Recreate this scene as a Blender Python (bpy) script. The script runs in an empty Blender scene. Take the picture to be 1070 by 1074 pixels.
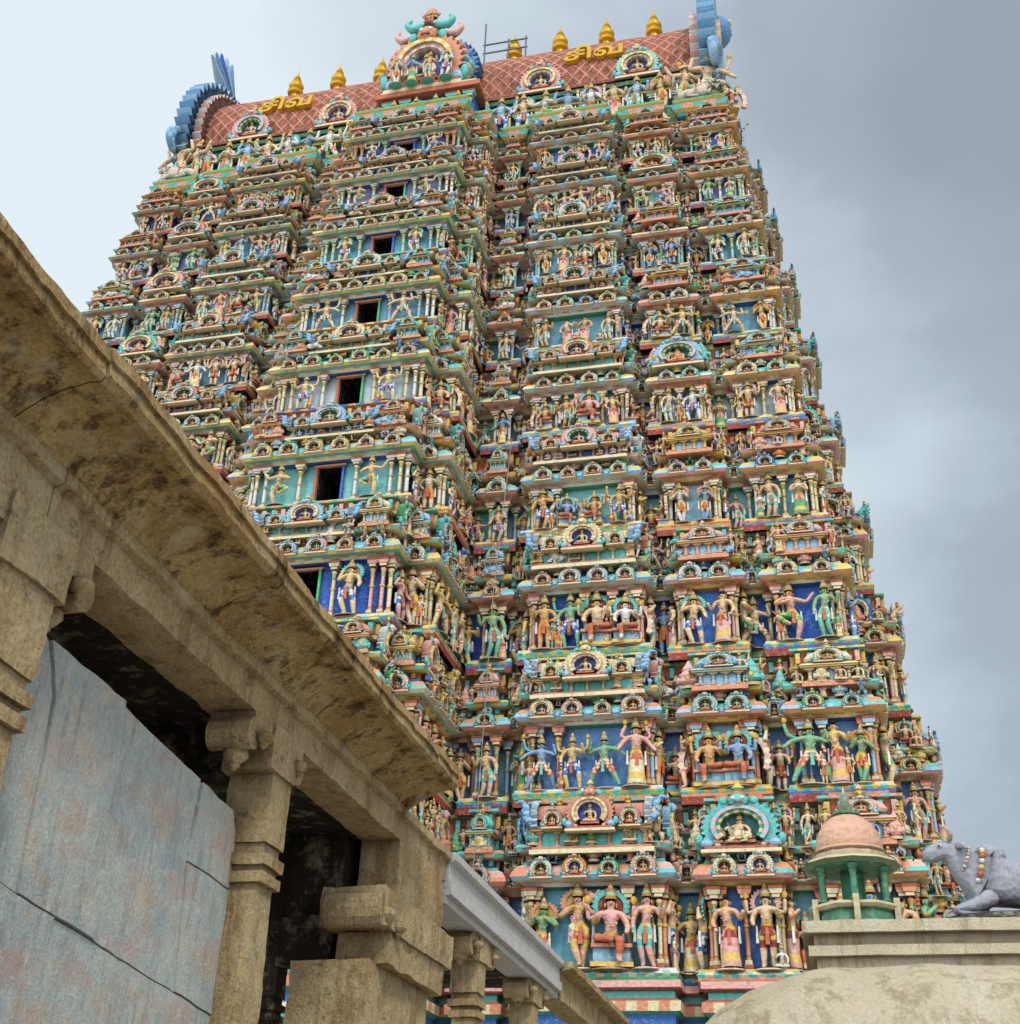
import bpy, math, random
from mathutils import Vector, Matrix, noise
random.seed(11)
R=random.random
def S(r,g,b):
    o=[]
    for c in (r,g,b):
        c/=255.0
        o.append(c/12.92 if c<=0.04045 else ((c+.055)/1.055)**2.4)
    return tuple(o)
SAL=S(238,160,124);TER=S(214,116,84);CRE=S(248,232,188);OCH=S(244,204,104);TUR=S(112,212,204);TEA=S(64,162,152)
LBL=S(166,212,240);COB=S(66,120,204);WHI=S(242,240,234);PNK=S(246,188,176);GRN=S(92,190,132);MAR=S(164,70,56)
LIL=S(198,180,218);SKN=S(248,214,172);DRK=S(38,34,34);MINT=S(176,230,212);ORA=S(242,152,76);BLK=S(10,9,10);GOLD=S(234,182,64)
YEL=S(246,220,120)
SKINS=[SKN,SKN,S(250,228,190),S(246,196,160),S(136,198,156),S(140,182,224),WHI,S(232,184,120),PNK,S(244,210,140),SKN,S(250,228,190),SKN]
BRIGHT=[SAL,CRE,TUR,LBL,PNK,OCH,MINT,WHI,SAL,COB,ORA,YEL,PNK,CRE,GRN,LBL,TUR]
scene=bpy.context.scene
coll=scene.collection

# ---------------------------------------------------------------- mesh builder
class MB:
    def __init__(s): s.V=[];s.F=[];s.C=[];s.M=[];s.S=[]
    def add(s,vs,fs,col,msk=0.0,sm=False,T=None):
        b=len(s.V)
        vs=[Vector(v) for v in vs]
        if T is not None: vs=[T@v for v in vs]
        s.V+= [tuple(v) for v in vs]
        for f in fs:
            s.F.append(tuple(b+i for i in f))
            if callable(col):
                c=Vector((0,0,0))
                for i in f: c+=vs[i]
                cc,mm=col(c/len(f))
            else: cc,mm=col,msk
            s.C.append(cc);s.M.append(mm);s.S.append(sm)
    def box(s,c,d,col,msk=0.0,tx=1.0,ty=1.0,T=None):
        x,y,z=c;a,b,h=d[0]/2,d[1]/2,d[2]/2
        vs=[(x-a,y-b,z-h),(x+a,y-b,z-h),(x+a,y+b,z-h),(x-a,y+b,z-h),
            (x-a*tx,y-b*ty,z+h),(x+a*tx,y-b*ty,z+h),(x+a*tx,y+b*ty,z+h),(x-a*tx,y+b*ty,z+h)]
        s.add(vs,[(3,2,1,0),(4,5,6,7),(0,1,5,4),(1,2,6,5),(2,3,7,6),(3,0,4,7)],col,msk,False,T)
    def lathe(s,prof,n,cols,msk=0.0,c=(0,0,0),sx=1,sy=1,ph=0.0,sm=True,T=None):
        b=[]
        for r,z in prof:
            for k in range(n):
                a=ph+2*math.pi*k/n
                b.append((c[0]+r*sx*math.cos(a),c[1]+r*sy*math.sin(a),c[2]+z))
        for j in range(len(prof)-1):
            col=cols[j%len(cols)] if isinstance(cols,list) else cols
            m=msk[j%len(msk)] if isinstance(msk,list) else msk
            vs=b[j*n:(j+2)*n]
            s.add(vs,[(k,(k+1)%n,n+(k+1)%n,n+k) for k in range(n)],col,m,sm,T)
    def ell(s,c,r,col,msk=0.0,n=8,m=6,T=None):
        prof=[(max(1e-3,math.cos(math.pi*(j/m-.5))),math.sin(math.pi*(j/m-.5))*r[2]) for j in range(m+1)]
        s.lathe(prof,n,col,msk,c,r[0],r[1],0,True,T)
    def arc(s,cx,cz,r0,r1,a0,a1,n,y0,y1,cols,msk=0.0,sx=1,sz=1,teeth=0,T=None):
        for k in range(n):
            t0=math.radians(a0+(a1-a0)*k/n);t1=math.radians(a0+(a1-a0)*(k+1)/n);tm=(t0+t1)/2
            col=cols[k%len(cols)] if isinstance(cols,list) else cols
            def P(r,t,y): return (cx+r*sx*math.cos(t),y,cz+r*sz*math.sin(t))
            rt=r1+teeth
            vs=[P(r0,t0,y1),P(r0,t1,y1),P(r1,t1,y1),P(rt,tm,y1),P(r1,t0,y1),
                P(r0,t0,y0),P(r0,t1,y0),P(r1,t1,y0),P(rt,tm,y0),P(r1,t0,y0)]
            s.add(vs,[(0,4,3,2,1),(4,9,8,3),(3,8,7,2),(0,1,6,5),(0,5,9,4),(1,2,7,6)],col,msk,False,T)
    def merge(s,o,T,keep=True):
        b=len(s.V)
        s.V+=[tuple(T@Vector(v)) for v in o.V]
        s.F+=[tuple(b+i for i in f) for f in o.F]
        s.C+=o.C;s.M+=(o.M if keep else [0.0]*len(o.M));s.S+=o.S
    def mesh(s,name,mat):
        me=bpy.data.meshes.new(name)
        me.from_pydata(s.V,[],s.F)
        a=me.attributes.new('Col','FLOAT_COLOR','FACE')
        buf=[]
        for c in s.C: buf+= [c[0],c[1],c[2],1.0]
        a.data.foreach_set('color',buf)
        a=me.attributes.new('msk','FLOAT','FACE')
        a.data.foreach_set('value',[float(m) for m in s.M])
        me.polygons.foreach_set('use_smooth',s.S)
        me.materials.append(mat)
        me.update()
        return me
def TR(x=0,y=0,z=0,rz=0,s=1.0,rx=0,ry=0):
    if not isinstance(s,tuple): s=(s,s,s)
    return Matrix.Translation((x,y,z))@Matrix.Rotation(rz,4,'Z')@Matrix.Rotation(ry,4,'Y')@Matrix.Rotation(rx,4,'X')@Matrix.Diagonal((s[0],s[1],s[2],1))
def empty(name,loc=(0,0,0)):
    e=bpy.data.objects.new(name,None);e.location=loc;e.empty_display_size=.5;coll.objects.link(e);return e
def obj(name,me,parent=None,M=None,color=(1,1,1)):
    o=bpy.data.objects.new(name,me)
    if M is not None: o.matrix_world=M
    coll.objects.link(o)
    if parent: o.parent=parent
    o.color=(color[0],color[1],color[2],1)
    return o

# ---------------------------------------------------------------- materials
def newmat(name):
    m=bpy.data.materials.new(name);m.use_nodes=True
    nt=m.node_tree;nt.nodes.clear()
    out=nt.nodes.new('ShaderNodeOutputMaterial');b=nt.nodes.new('ShaderNodeBsdfPrincipled')
    nt.links.new(b.outputs[0],out.inputs[0]);b.inputs['Roughness'].default_value=.8
    b.inputs['Specular IOR Level'].default_value=.25
    return m,nt,b
class N:
    def __init__(s,nt): s.nt=nt
    def n(s,t,**k):
        x=s.nt.nodes.new(t)
        for a,v in k.items(): setattr(x,a,v)
        return x
    def l(s,a,b): s.nt.links.new(a,b)
    def pos(s,scale=(1,1,1)):
        g=s.n('ShaderNodeNewGeometry');m=s.n('ShaderNodeMapping');m.inputs['Scale'].default_value=scale
        s.l(g.outputs['Position'],m.inputs['Vector']);return m.outputs[0]
    def noise(s,vec,sc,det=5,rough=.6):
        x=s.n('ShaderNodeTexNoise');x.inputs['Scale'].default_value=sc;x.inputs['Detail'].default_value=det;x.inputs['Roughness'].default_value=rough
        s.l(vec,x.inputs['Vector']);return x.outputs['Fac']
    def ramp(s,fac,stops):
        x=s.n('ShaderNodeValToRGB');e=x.color_ramp.elements
        while len(e)<len(stops): e.new(.5)
        for i,(p,c) in enumerate(stops):
            e[i].position=p;e[i].color=(c[0],c[1],c[2],1) if isinstance(c,tuple) else (c,c,c,1)
        s.l(fac,x.inputs[0]);return x.outputs[0]
    def mix(s,fac,a,b,mode='MIX'):
        x=s.n('ShaderNodeMix',data_type='RGBA',blend_type=mode)
        for inp,v in ((x.inputs[0],fac),(x.inputs[6],a),(x.inputs[7],b)):
            if isinstance(v,(int,float)): inp.default_value=v
            elif isinstance(v,tuple): inp.default_value=(v[0],v[1],v[2],1)
            else: s.l(v,inp)
        return x.outputs[2]
    def math(s,op,a,b=0.0,c=None):
        x=s.n('ShaderNodeMath',operation=op)
        for i,v in enumerate((a,b) if c is None else (a,b,c)):
            if isinstance(v,(int,float)): x.inputs[i].default_value=v
            else: s.l(v,x.inputs[i])
        return x.outputs[0]
    def bump(s,h,b,strength=.5,dist=.02):
        x=s.n('ShaderNodeBump');x.inputs['Strength'].default_value=strength;x.inputs['Distance'].default_value=dist
        s.l(h,x.inputs['Height']);s.l(x.outputs[0],b.inputs['Normal'])

def stucco_mat():
    m,nt,b=newmat('painted_stucco');q=N(nt)
    at=q.n('ShaderNodeAttribute',attribute_name='Col');mk=q.n('ShaderNodeAttribute',attribute_name='msk')
    oi=q.n('ShaderNodeObjectInfo')
    base=q.mix(mk.outputs['Fac'],at.outputs['Color'],oi.outputs['Color'])
    p=q.pos()
    f2=q.noise(q.pos((4,4,.9)),1.6,4,.7)
    base=q.mix(q.ramp(f2,[(.54,0.0),(.76,.5)]),base,S(92,80,70))
    f3=q.noise(p,8,3,.7)
    base=q.mix(q.ramp(f3,[(.54,0.0),(.76,.45)]),base,S(230,222,208))
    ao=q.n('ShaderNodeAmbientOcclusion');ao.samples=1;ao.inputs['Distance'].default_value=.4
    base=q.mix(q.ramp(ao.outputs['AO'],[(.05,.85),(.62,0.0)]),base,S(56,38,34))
    q.l(base,b.inputs['Base Color']);b.inputs['Roughness'].default_value=.55
    v=q.n('ShaderNodeTexVoronoi');v.inputs['Scale'].default_value=9;q.l(p,v.inputs['Vector'])
    q.bump(v.outputs['Distance'],b,.5,.05)
    return m
STU=stucco_mat()
def gold_mat():
    m,nt,b=newmat('gilded_copper');q=N(nt)
    f=q.noise(q.pos(),6,4);q.l(q.mix(f,S(206,146,30),S(246,204,70)),b.inputs['Base Color'])
    b.inputs['Metallic'].default_value=.35;b.inputs['Roughness'].default_value=.38;return m
GOLDM=gold_mat()
def stone_mat(name,c1,c2,dark,sc=1.0,stain=.8,speck=.6,lich=.45,gr=(.55,1.25)):
    m,nt,b=newmat(name);q=N(nt);p=q.pos()
    f=q.noise(p,1.3*sc,6,.65);base=q.ramp(f,[(.3,c1),(.5,tuple((c1[i]+c2[i])/2 for i in range(3))),(.68,c2)])
    g=q.noise(p,26*sc,5,.75);base=q.mix(1.0,base,q.ramp(g,[(.3,gr[0]),(.55,1.0),(.75,gr[1])]),'MULTIPLY')
    st=q.noise(q.pos((2.6,2.6,.5)),1.5*sc,6,.75);base=q.mix(q.ramp(st,[(.50,0.0),(.62,stain)]),base,dark)
    sp=q.noise(q.pos((1,.6,1)),5*sc,6,.8);base=q.mix(q.ramp(sp,[(.57,0.0),(.64,speck)]),base,S(52,42,32))
    li=q.noise(p,3.1*sc,6,.75);base=q.mix(q.ramp(li,[(.52,0.0),(.68,lich)]),base,S(240,226,192))
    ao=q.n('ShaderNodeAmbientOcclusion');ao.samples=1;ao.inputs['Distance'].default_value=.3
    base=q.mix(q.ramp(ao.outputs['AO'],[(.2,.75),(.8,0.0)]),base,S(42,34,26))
    q.l(base,b.inputs['Base Color']);b.inputs['Roughness'].default_value=.88
    h=q.math('ADD',q.math('MULTIPLY',g,.6),f)
    q.bump(h,b,1.0,.07)
    return m
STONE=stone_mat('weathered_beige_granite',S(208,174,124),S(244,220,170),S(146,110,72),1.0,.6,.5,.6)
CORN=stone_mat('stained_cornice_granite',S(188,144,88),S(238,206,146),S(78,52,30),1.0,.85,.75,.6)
CREAMP=stone_mat('mossy_lime_plaster',S(232,214,176),S(248,236,206),S(172,146,104),1.0,.6,.12,.35,(.8,1.1))
GREYP=stone_mat('whitewashed_stone',S(240,238,236),S(250,249,246),S(200,196,192),1.0,.35,.05,.2,(.88,1.05))
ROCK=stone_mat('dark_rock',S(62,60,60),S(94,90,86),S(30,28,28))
SHADE=stone_mat('shade_dark_stone',S(46,38,30),S(72,60,46),S(24,20,16))  # interior stone coloured near-black: gloom of the covered bays painted in
def slab_mat():
    m,nt,b=newmat('painted_slab');q=N(nt);p=q.pos()
    f=q.noise(p,1.4,6,.7);base=q.ramp(f,[(.3,S(178,194,198)),(.45,S(204,216,214)),(.58,S(222,226,216)),(.7,S(228,220,200))])
    g=q.noise(q.pos((1,1.1,2.4)),1.3,7,.75);base=q.mix(q.ramp(g,[(.47,0.0),(.64,.6)]),base,S(228,186,160))
    d=q.noise(q.pos((1,4,.5)),2.4,6,.75);base=q.mix(q.ramp(d,[(.52,0.0),(.66,.55)]),base,S(146,148,140))
    wq=q.noise(q.pos((1,1.6,1)),4.5,5,.8);base=q.mix(q.ramp(wq,[(.54,0.0),(.63,.55)]),base,S(242,242,234))
    g2=q.noise(p,34,5,.75);base=q.mix(1.0,base,q.ramp(g2,[(.3,.72),(.7,1.12)]),'MULTIPLY')
    q.l(base,b.inputs['Base Color']);q.bump(q.math('ADD',f,q.math('MULTIPLY',g2,.5)),b,.8,.05);return m
SLAB=slab_mat()
def roof_mat():
    m,nt,b=newmat('scalloped_roof_tile');q=N(nt)
    uv=q.n('ShaderNodeUVMap');sp=q.n('ShaderNodeSeparateXYZ');q.l(uv.outputs[0],sp.inputs[0])
    def fr(op):
        a=q.math(op,q.math('MULTIPLY',sp.outputs[0],1.5),q.math('MULTIPLY',sp.outputs[1],1.1))
        return q.math('ABSOLUTE',q.math('SUBTRACT',q.math('FRACT',a),.5))
    mx=q.math('MAXIMUM',fr('ADD'),fr('SUBTRACT'))
    n=q.noise(q.pos(),5,6,.7)
    tile=q.mix(q.ramp(n,[(.35,0.0),(.65,1.0)]),S(146,70,56),S(206,128,102))
    base=q.mix(q.ramp(mx,[(.42,0.0),(.455,.7)]),tile,S(228,190,164))
    d=q.noise(q.pos((3,3,.8)),1.0,6,.7);base=q.mix(q.ramp(d,[(.46,0.0),(.64,.65)]),base,S(90,66,58))
    q.l(base,b.inputs['Base Color']);q.bump(mx,b,.8,.1);return m
ROOFM=roof_mat()
def ground_mat():
    m,nt,b=newmat('paved_ground');q=N(nt);p=q.pos()
    br=q.n('ShaderNodeTexBrick');q.l(p,br.inputs['Vector']);br.inputs['Scale'].default_value=.8
    br.inputs['Color1'].default_value=(.34,.31,.26,1);br.inputs['Color2'].default_value=(.40,.36,.31,1);br.inputs['Mortar'].default_value=(.15,.14,.12,1);br.inputs['Mortar Size'].default_value=.01
    f=q.noise(p,2,6);q.l(q.mix(1.0,br.outputs[0],q.ramp(f,[(.3,.7),(.7,1.1)]),'MULTIPLY'),b.inputs['Base Color']);return m
def metal_mat():
    m,nt,b=newmat('weathered_steel');q=N(nt);f=q.noise(q.pos(),8,4);q.l(q.mix(f,(.1,.11,.12),(.2,.22,.24)),b.inputs['Base Color']);b.inputs['Metallic'].default_value=.3;b.inputs['Roughness'].default_value=.5;return m
STEEL=metal_mat()
def leaf_mat():
    m,nt,b=newmat('weed_leaves');q=N(nt);f=q.noise(q.pos(),6,3);q.l(q.mix(f,(.04,.09,.02),(.10,.16,.04)),b.inputs['Base Color']);return m
LEAF=leaf_mat()
def rope_mat():
    m,nt,b=newmat('cable_sheath');q=N(nt);f=q.noise(q.pos(),6,3);q.l(q.mix(f,(.25,.22,.2),(.4,.37,.33)),b.inputs['Base Color']);return m
ROPE=rope_mat()

# ---------------------------------------------------------------- skinned figures
def skin(verts,edges,rad,roots=(0,),sub=1):
    me=bpy.data.meshes.new('tmp');me.from_pydata(verts,edges,[])
    o=bpy.data.objects.new('tmp',me);coll.objects.link(o)
    o.modifiers.new('s','SKIN');sm=o.modifiers.new('u','SUBSURF');sm.levels=sub;sm.render_levels=sub
    sv=me.skin_vertices[0].data
    for i,r in enumerate(rad):
        sv[i].radius=r if isinstance(r,tuple) else (r,r);sv[i].use_root=(i in roots)
    dg=bpy.context.evaluated_depsgraph_get();dg.update()
    ev=o.evaluated_get(dg);m2=ev.to_mesh()
    vs=[tuple(v.co) for v in m2.vertices];fs=[tuple(p.vertices) for p in m2.polygons]
    ev.to_mesh_clear();bpy.data.objects.remove(o);bpy.data.meshes.remove(me)
    return vs,fs
def figure(arms,legs,zp=.5,hx=0.0,dh=OCH,dh2=None,crown=True,halo=None,skirt=False,arms2=None,club=False,sub=1):
    mb=MB()
    V=[(hx,0,zp),(hx*.5,0,zp+.09),(0,0,zp+.2),(0,0,zp+.27),(0,0,zp+.315),(0,-.012,zp+.36),(0,-.006,zp+.41)]
    E=[(i,i+1) for i in range(6)]
    Rr=[(.085,.062),(.058,.05),(.094,.064),(.062,.047),.031,(.048,.054),(.05,.054)]
    for sd,(el,ha) in zip((-1,1),arms):
        b=len(V);V+=[(sd*.115,0,zp+.262),el,ha]
        d=(Vector(ha)-Vector(el)).normalized()*.045
        V.append(tuple(Vector(ha)+d));E+=[(3,b),(b,b+1),(b+1,b+2),(b+2,b+3)];Rr+=[.045,.036,.026,(.031,.022)]
    for sd,(kn,an) in zip((-1,1),legs):
        b=len(V);V+=[(hx+sd*.056,0,zp-.035),kn,an,(an[0]+sd*.012,an[1]-.07,an[2]-.015)]
        E+=[(0,b),(b,b+1),(b+1,b+2),(b+2,b+3)];Rr+=[.066,.05,.032,(.03,.02)]
    vs,fs=skin(V,E,Rr,(0,),sub)
    dz=max(0.12,zp-.22)
    def colf(c):
        if abs(c.z-(zp+.055))<.016 and abs(c.x)<.12: return GOLD,0
        if abs(c.z-(zp+.262))<.014 and abs(c.x)<.07: return GOLD,0
        if c.z<zp+.045 and c.z>dz and (abs(c.x-hx)<.2): return (dh2 if (dh2 and int(c.z*40)%3==0) else dh),0
        if abs(c.x)>.12 and abs(c.z-(zp+.17))<.012: return GOLD,0
        if c.z>zp+.405: return S(40,28,26),0
        return SKN,1
    mb.add(vs,fs,colf,0,True)
    if arms2:
        for sd,(el,ha) in zip((-1,1),arms2):
            vs,fs=skin([(sd*.07,.02,zp+.25),(sd*.12,.025,zp+.25),el,ha,tuple(Vector(ha)+Vector((0,0,.04)))],[(0,1),(1,2),(2,3),(3,4)],[.034,.038,.031,.024,.028],(0,),sub)
            mb.add(vs,fs,SKN,1,True)
            mb.ell((ha[0],ha[1],ha[2]+.09),(.035,.015,.05),GOLD)
    hz=zp+.39
    for sd in(-1,1):
        mb.ell((sd*.018,-.062,hz-.005),(.010,.005,.007),WHI,0,6,4);mb.ell((sd*.018,-.067,hz-.005),(.0045,.003,.006),BLK,0,6,4)
        mb.ell((sd*.055,0,hz-.03),(.013,.016,.03),GOLD,0,6,4)
    mb.ell((0,-.066,hz-.018),(.007,.01,.012),SKN,1,6,4);mb.ell((0,-.06,hz-.036),(.014,.006,.004),TER,0,6,4)
    if crown: mb.lathe([(.06,0),(.066,.02),(.054,.03),(.058,.05),(.044,.08),(.05,.095),(.03,.13),(.014,.17),(.001,.19)],8,[GOLD,TER,OCH,TUR,GOLD,TER,OCH,GOLD],0,(0,0,zp+.425))
    else: mb.ell((0,.01,zp+.46),(.04,.04,.035),S(36,26,24));
    mb.box((hx,-.07,zp-.09),(.05,.02,.22),TER if dh!=TER else TUR,0,.7)
    for sd in(-1,1):
        mb.box((hx+sd*.12,-.01,zp-.06),(.035,.03,.22),WHI,0,.5)
    for k in range(9):
        a=math.pi*k/8;mb.ell((.07*math.cos(a),-.062-.02*math.sin(a),zp+.25-.14*math.sin(a)),(.013,.012,.013),[OCH,TER,WHI][k%3],0,5,4)
    if skirt: mb.lathe([(.13,.03),(.125,.1),(.11,.2),(.105,zp-.1),(.095,zp),(.066,zp+.06)],10,[dh,OCH,dh,dh2 or dh,GOLD],0,(hx,0,0),1,.75)
    if halo:
        c0,c1=halo
        mb.arc(0,zp+.36,.13,.17,-60,240,18,.06,.03,[c0],0,1,1,.03);mb.arc(0,zp+.36,.0,.13,-60,240,18,.07,.045,[c1],0)
    if club:
        mb.lathe([(.03,.0),(.045,.1),(.05,.16),(.02,.2),(.016,.45),(.03,.47)],8,[TER,OCH],0,(arms[1][1][0],-.06,0))
    if legs[0][1][2]<.3 or skirt:
        mb.lathe([(.2,-.0),(.21,.012),(.17,.03),(.001,.032)],12,[PNK,CRE,TUR],0,(hx*.6,-.01,-.03),1,.7)
    return mb
FIG=[]
SL=[((-.055,-.0,.27),(-.06,0,.035)),((.055,0,.27),(.06,0,.035))]
FIG.append(figure([((-.18,0,.64),(-.16,-.1,.74)),((.185,.02,.62),(.11,-.04,.56))],SL,dh=ORA))
FIG.append(figure([((-.17,.0,.62),(-.18,-.02,.47)),((.18,0,.64),(.2,-.08,.76))],[((-.09,-.02,.27),(-.06,0,.035)),((.0,-.03,.27),(.06,0,.035))],hx=-.035,dh=TUR,dh2=CRE))
FIG.append(figure([((-.17,-.02,.64),(-.14,-.12,.72)),((.17,-.02,.62),(.15,-.12,.55))],SL,dh=MAR,dh2=OCH,arms2=[((-.22,.02,.72),(-.23,0,.86)),((.22,.02,.72),(.23,0,.86))],halo=(PNK,COB)))
FIG.append(figure([((-.23,-.02,.72),(-.31,-.05,.86)),((.21,-.03,.66),(.05,-.12,.68))],[((-.11,-.06,.3),(-.07,0,.04)),((.2,-.06,.42),(.04,-.08,.28))],hx=-.02,dh=GRN,dh2=OCH))
FIG.append(figure([((-.21,-.02,.68),(-.21,-.12,.8)),((.2,-.02,.63),(.17,-.08,.47))],[((-.12,-.02,.28),(-.13,0,.035)),((.12,-.06,.31),(.07,-.03,.035))],dh=COB,dh2=WHI,club=True,arms2=[((-.25,.02,.78),(-.27,0,.92)),((.25,.02,.78),(.27,0,.92))]))
SEAT=[((-.2,-.1,.07),(.02,-.13,.06)),((.2,-.1,.07),(-.02,-.15,.04))]
FIG.append(figure([((-.17,-.03,.28),(-.11,-.13,.34)),((.17,-.03,.26),(.15,-.12,.12))],SEAT,zp=.13,dh=OCH))
FIG.append(figure([((-.17,-.03,.46),(-.14,-.13,.52)),((.17,-.03,.44),(.15,-.12,.36))],[((-.17,-.14,.3),(-.0,-.16,.27)),((.08,-.18,.28),(.07,-.15,.06))],zp=.31,dh=TER,arms2=[((-.22,.02,.52),(-.23,0,.64)),((.22,.02,.52),(.23,0,.64))],halo=(TUR,MAR)))
FIG[-1].box((0,.02,.12),(.36,.2,.24),LBL);FIG[-1].box((0,.0,.02),(.42,.28,.05),OCH);FIG[-1].box((0,.0,.22),(.40,.25,.04),SAL)
FIG[-1].arc(0,.42,.33,.39,-25,205,20,.12,.06,[PNK,CRE],0,1,1.1,.03)
FIG.append(figure([((-.15,-.03,.62),(-.02,-.12,.67)),((.15,-.03,.62),(.02,-.12,.67))],SL,dh=GRN,dh2=PNK,skirt=True))
FIG.append(figure([((-.21,0,.52),(-.13,-.03,.68)),((.21,0,.52),(.13,-.03,.68))],[((-.17,-.09,.22),(-.1,0,.035)),((.17,-.09,.22),(.1,0,.035))],zp=.36,dh=LBL,crown=False))
FIG.append(figure([((-.18,-.02,.65),(-.04,-.1,.76)),((.18,-.02,.65),(.1,-.12,.77))],[((-.03,-.03,.27),(.03,-.03,.05)),((.06,0,.27),(.05,.01,.035))],hx=.04,dh=OCH,dh2=TER,halo=(SAL,OCH)))
FIG.append(figure([((-.17,-.0,.62),(-.13,-.06,.5)),((.18,0,.64),(.21,-.07,.72))],SL,hx=.03,dh=PNK,dh2=MAR,skirt=True,crown=False))
FIG.append(figure([((-.24,-.02,.7),(-.2,-.05,.88)),((.24,-.03,.7),(.33,-.06,.6))],[((-.17,-.05,.31),(-.22,.0,.05)),((.15,-.05,.3),(.24,-.02,.05))],dh=TER,dh2=CRE,arms2=[((-.28,.02,.82),(-.36,0,.74)),((.26,.02,.82),(.3,0,.98))]))
FIG.append(figure([((-.16,-.02,.63),(-.17,-.1,.52)),((.2,-.0,.7),(.12,-.02,.86))],[((-.08,-.03,.27),(-.1,0,.035)),((.1,-.04,.28),(.03,-.02,.035))],hx=.03,dh=COB,dh2=CRE,halo=(TUR,SAL)))
FIG.append(figure([((-.19,-.0,.66),(-.24,-.08,.56)),((.19,0,.66),(.24,-.08,.56))],SL,dh=CRE,dh2=TER,skirt=True,arms2=[((-.2,.02,.8),(-.14,0,.93)),((.2,.02,.8),(.14,0,.93))]))
FIGM=[f.mesh('deity_figure_%d'%i,STU) for i,f in enumerate(FIG)]
STAND=[0,1,2,3,4,7,9,10,11,12,13,1,12];SIT=[5,6,8]

# ---------------------------------------------------------------- ornament elements
def kudu(ca=(OCH,CRE),cb=(PNK,WHI),cc=S(80,120,190)):
    m=MB()
    m.arc(0,.45,.38,.47,-40,220,22,.06,-.14,[SKN],1,1,1,.06)
    m.arc(0,.45,.32,.38,-38,218,20,.06,-.22,list(ca),0)
    m.arc(0,.45,.26,.32,-36,216,18,.06,-.17,list(cb),0)
    m.arc(0,.45,.001,.26,0,360,16,.06,-.0,[cc],0)
    m.merge(FIG[5],TR(0,-.06,.22,0,(.75,.6,.68)),False)
    m.box((0,-.07,.2),(.4,.16,.05),TER)
    m.box((0,-.04,.08),(.95,.26,.07),TER);m.box((0,-.04,.03),(1.05,.3,.06),CRE)
    for s in(-1,1):
        m.ell((s*.44,-.1,.17),(.1,.1,.09),LBL);m.ell((s*.54,-.1,.25),(.06,.07,.1),TUR);m.ell((s*.3,-.14,.13),(.05,.05,.05),PNK)
        m.ell((s*.2,-.12,.93),(.07,.06,.08),TUR)
    m.ell((0,-.16,.92),(.15,.12,.13),SKN,1);m.ell((-.06,-.26,.95),(.03,.02,.03),WHI);m.ell((.06,-.26,.95),(.03,.02,.03),WHI)
    m.box((0,-.26,.87),(.12,.03,.03),MAR)
    m.lathe([(.1,0),(.15,.06),(.06,.13),(.09,.18),(.02,.28),(.001,.3)],8,[OCH,TER,GRN,OCH],0,(0,-.05,1.0),1,.6)
    return m
KUD=kudu();KUD2=kudu((TUR,CRE),(SAL,OCH),S(170,80,64));KUD3=kudu((LBL,PNK),(GRN,CRE),S(70,150,150))
def leaf():
    m=MB();m.lathe([(.3,0),(.36,.08),(.2,.14)],8,[CRE,TER],0,(0,0,0),1,.6)
    m.lathe([(.2,.12),(.38,.24),(.30,.4),(.33,.46),(.2,.62),(.23,.68),(.1,.85),(.04,.95),(.001,1.0)],8,[SKN]*8,[1,1,.8,1,.75,1,1,1],(0,0,0),1,.55)
    m.ell((0,-.18,.35),(.1,.06,.1),OCH,0,6,4)
    for s in(-1,1): m.ell((s*.32,0,.3),(.12,.1,.14),SKN,1,6,4)
    return m
LEA=leaf()
def pilaster():
    m=MB()
    m.box((0,0,.03),(.26,.2,.06),TER);m.box((0,0,.085),(.2,.18,.05),CRE)
    m.lathe([(.075,.1),(.085,.14),(.07,.17),(.07,.5),(.062,.68)],8,[OCH,TER,SKN,SKN],[0,0,1,1])
    m.lathe([(.09,.5),(.1,.52),(.09,.54)],8,OCH)
    m.lathe([(.062,.68),(.09,.71),(.06,.74),(.1,.79),(.11,.82),(.05,.85)],8,[OCH,TUR,OCH,SKN,TER],[0,0,0,1,0])
    m.box((0,-.02,.875),(.24,.22,.04),CRE);m.box((0,-.03,.93),(.34,.24,.06),SKN,1,1.2);m.box((0,-.03,.98),(.42,.26,.035),TER)
    return m
PIL=pilaster()
def kuta():
    m=MB()
    m.box((0,0,.06),(1.0,.7,.12),SAL);m.box((0,0,.14),(.9,.62,.05),CRE)
    m.box((0,0,.33),(.74,.5,.36),LBL)
    for s in(-1,-.33,.33,1):
        m.merge(PIL,TR(s*.34,-.27,.16,0,(.5,.5,.36)))
    m.box((0,-.02,.55),(1.0,.72,.05),OCH);m.box((0,-.02,.61),(1.08,.78,.07),SKN,1,.85,.85);m.box((0,0,.67),(.8,.55,.05),TUR)
    m.lathe([(.34,.69),(.44,.78),(.46,.86),(.38,1.0),(.2,1.12),(.1,1.16)],8,[SKN]*5,[.6,1,1,.8,1],(0,0,0),1,.8,math.pi/8,False)
    m.lathe([(.2,1.12),(.24,1.16),(.08,1.2),(.12,1.27),(.04,1.33),(.07,1.37),(.001,1.5)],8,[PNK,GRN,OCH,OCH,GOLD],0)
    m.merge(KUD2,TR(0,-.32,.66,0,(.5,.5,.42)))
    return m
BLU2=S(110,166,214)
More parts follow.
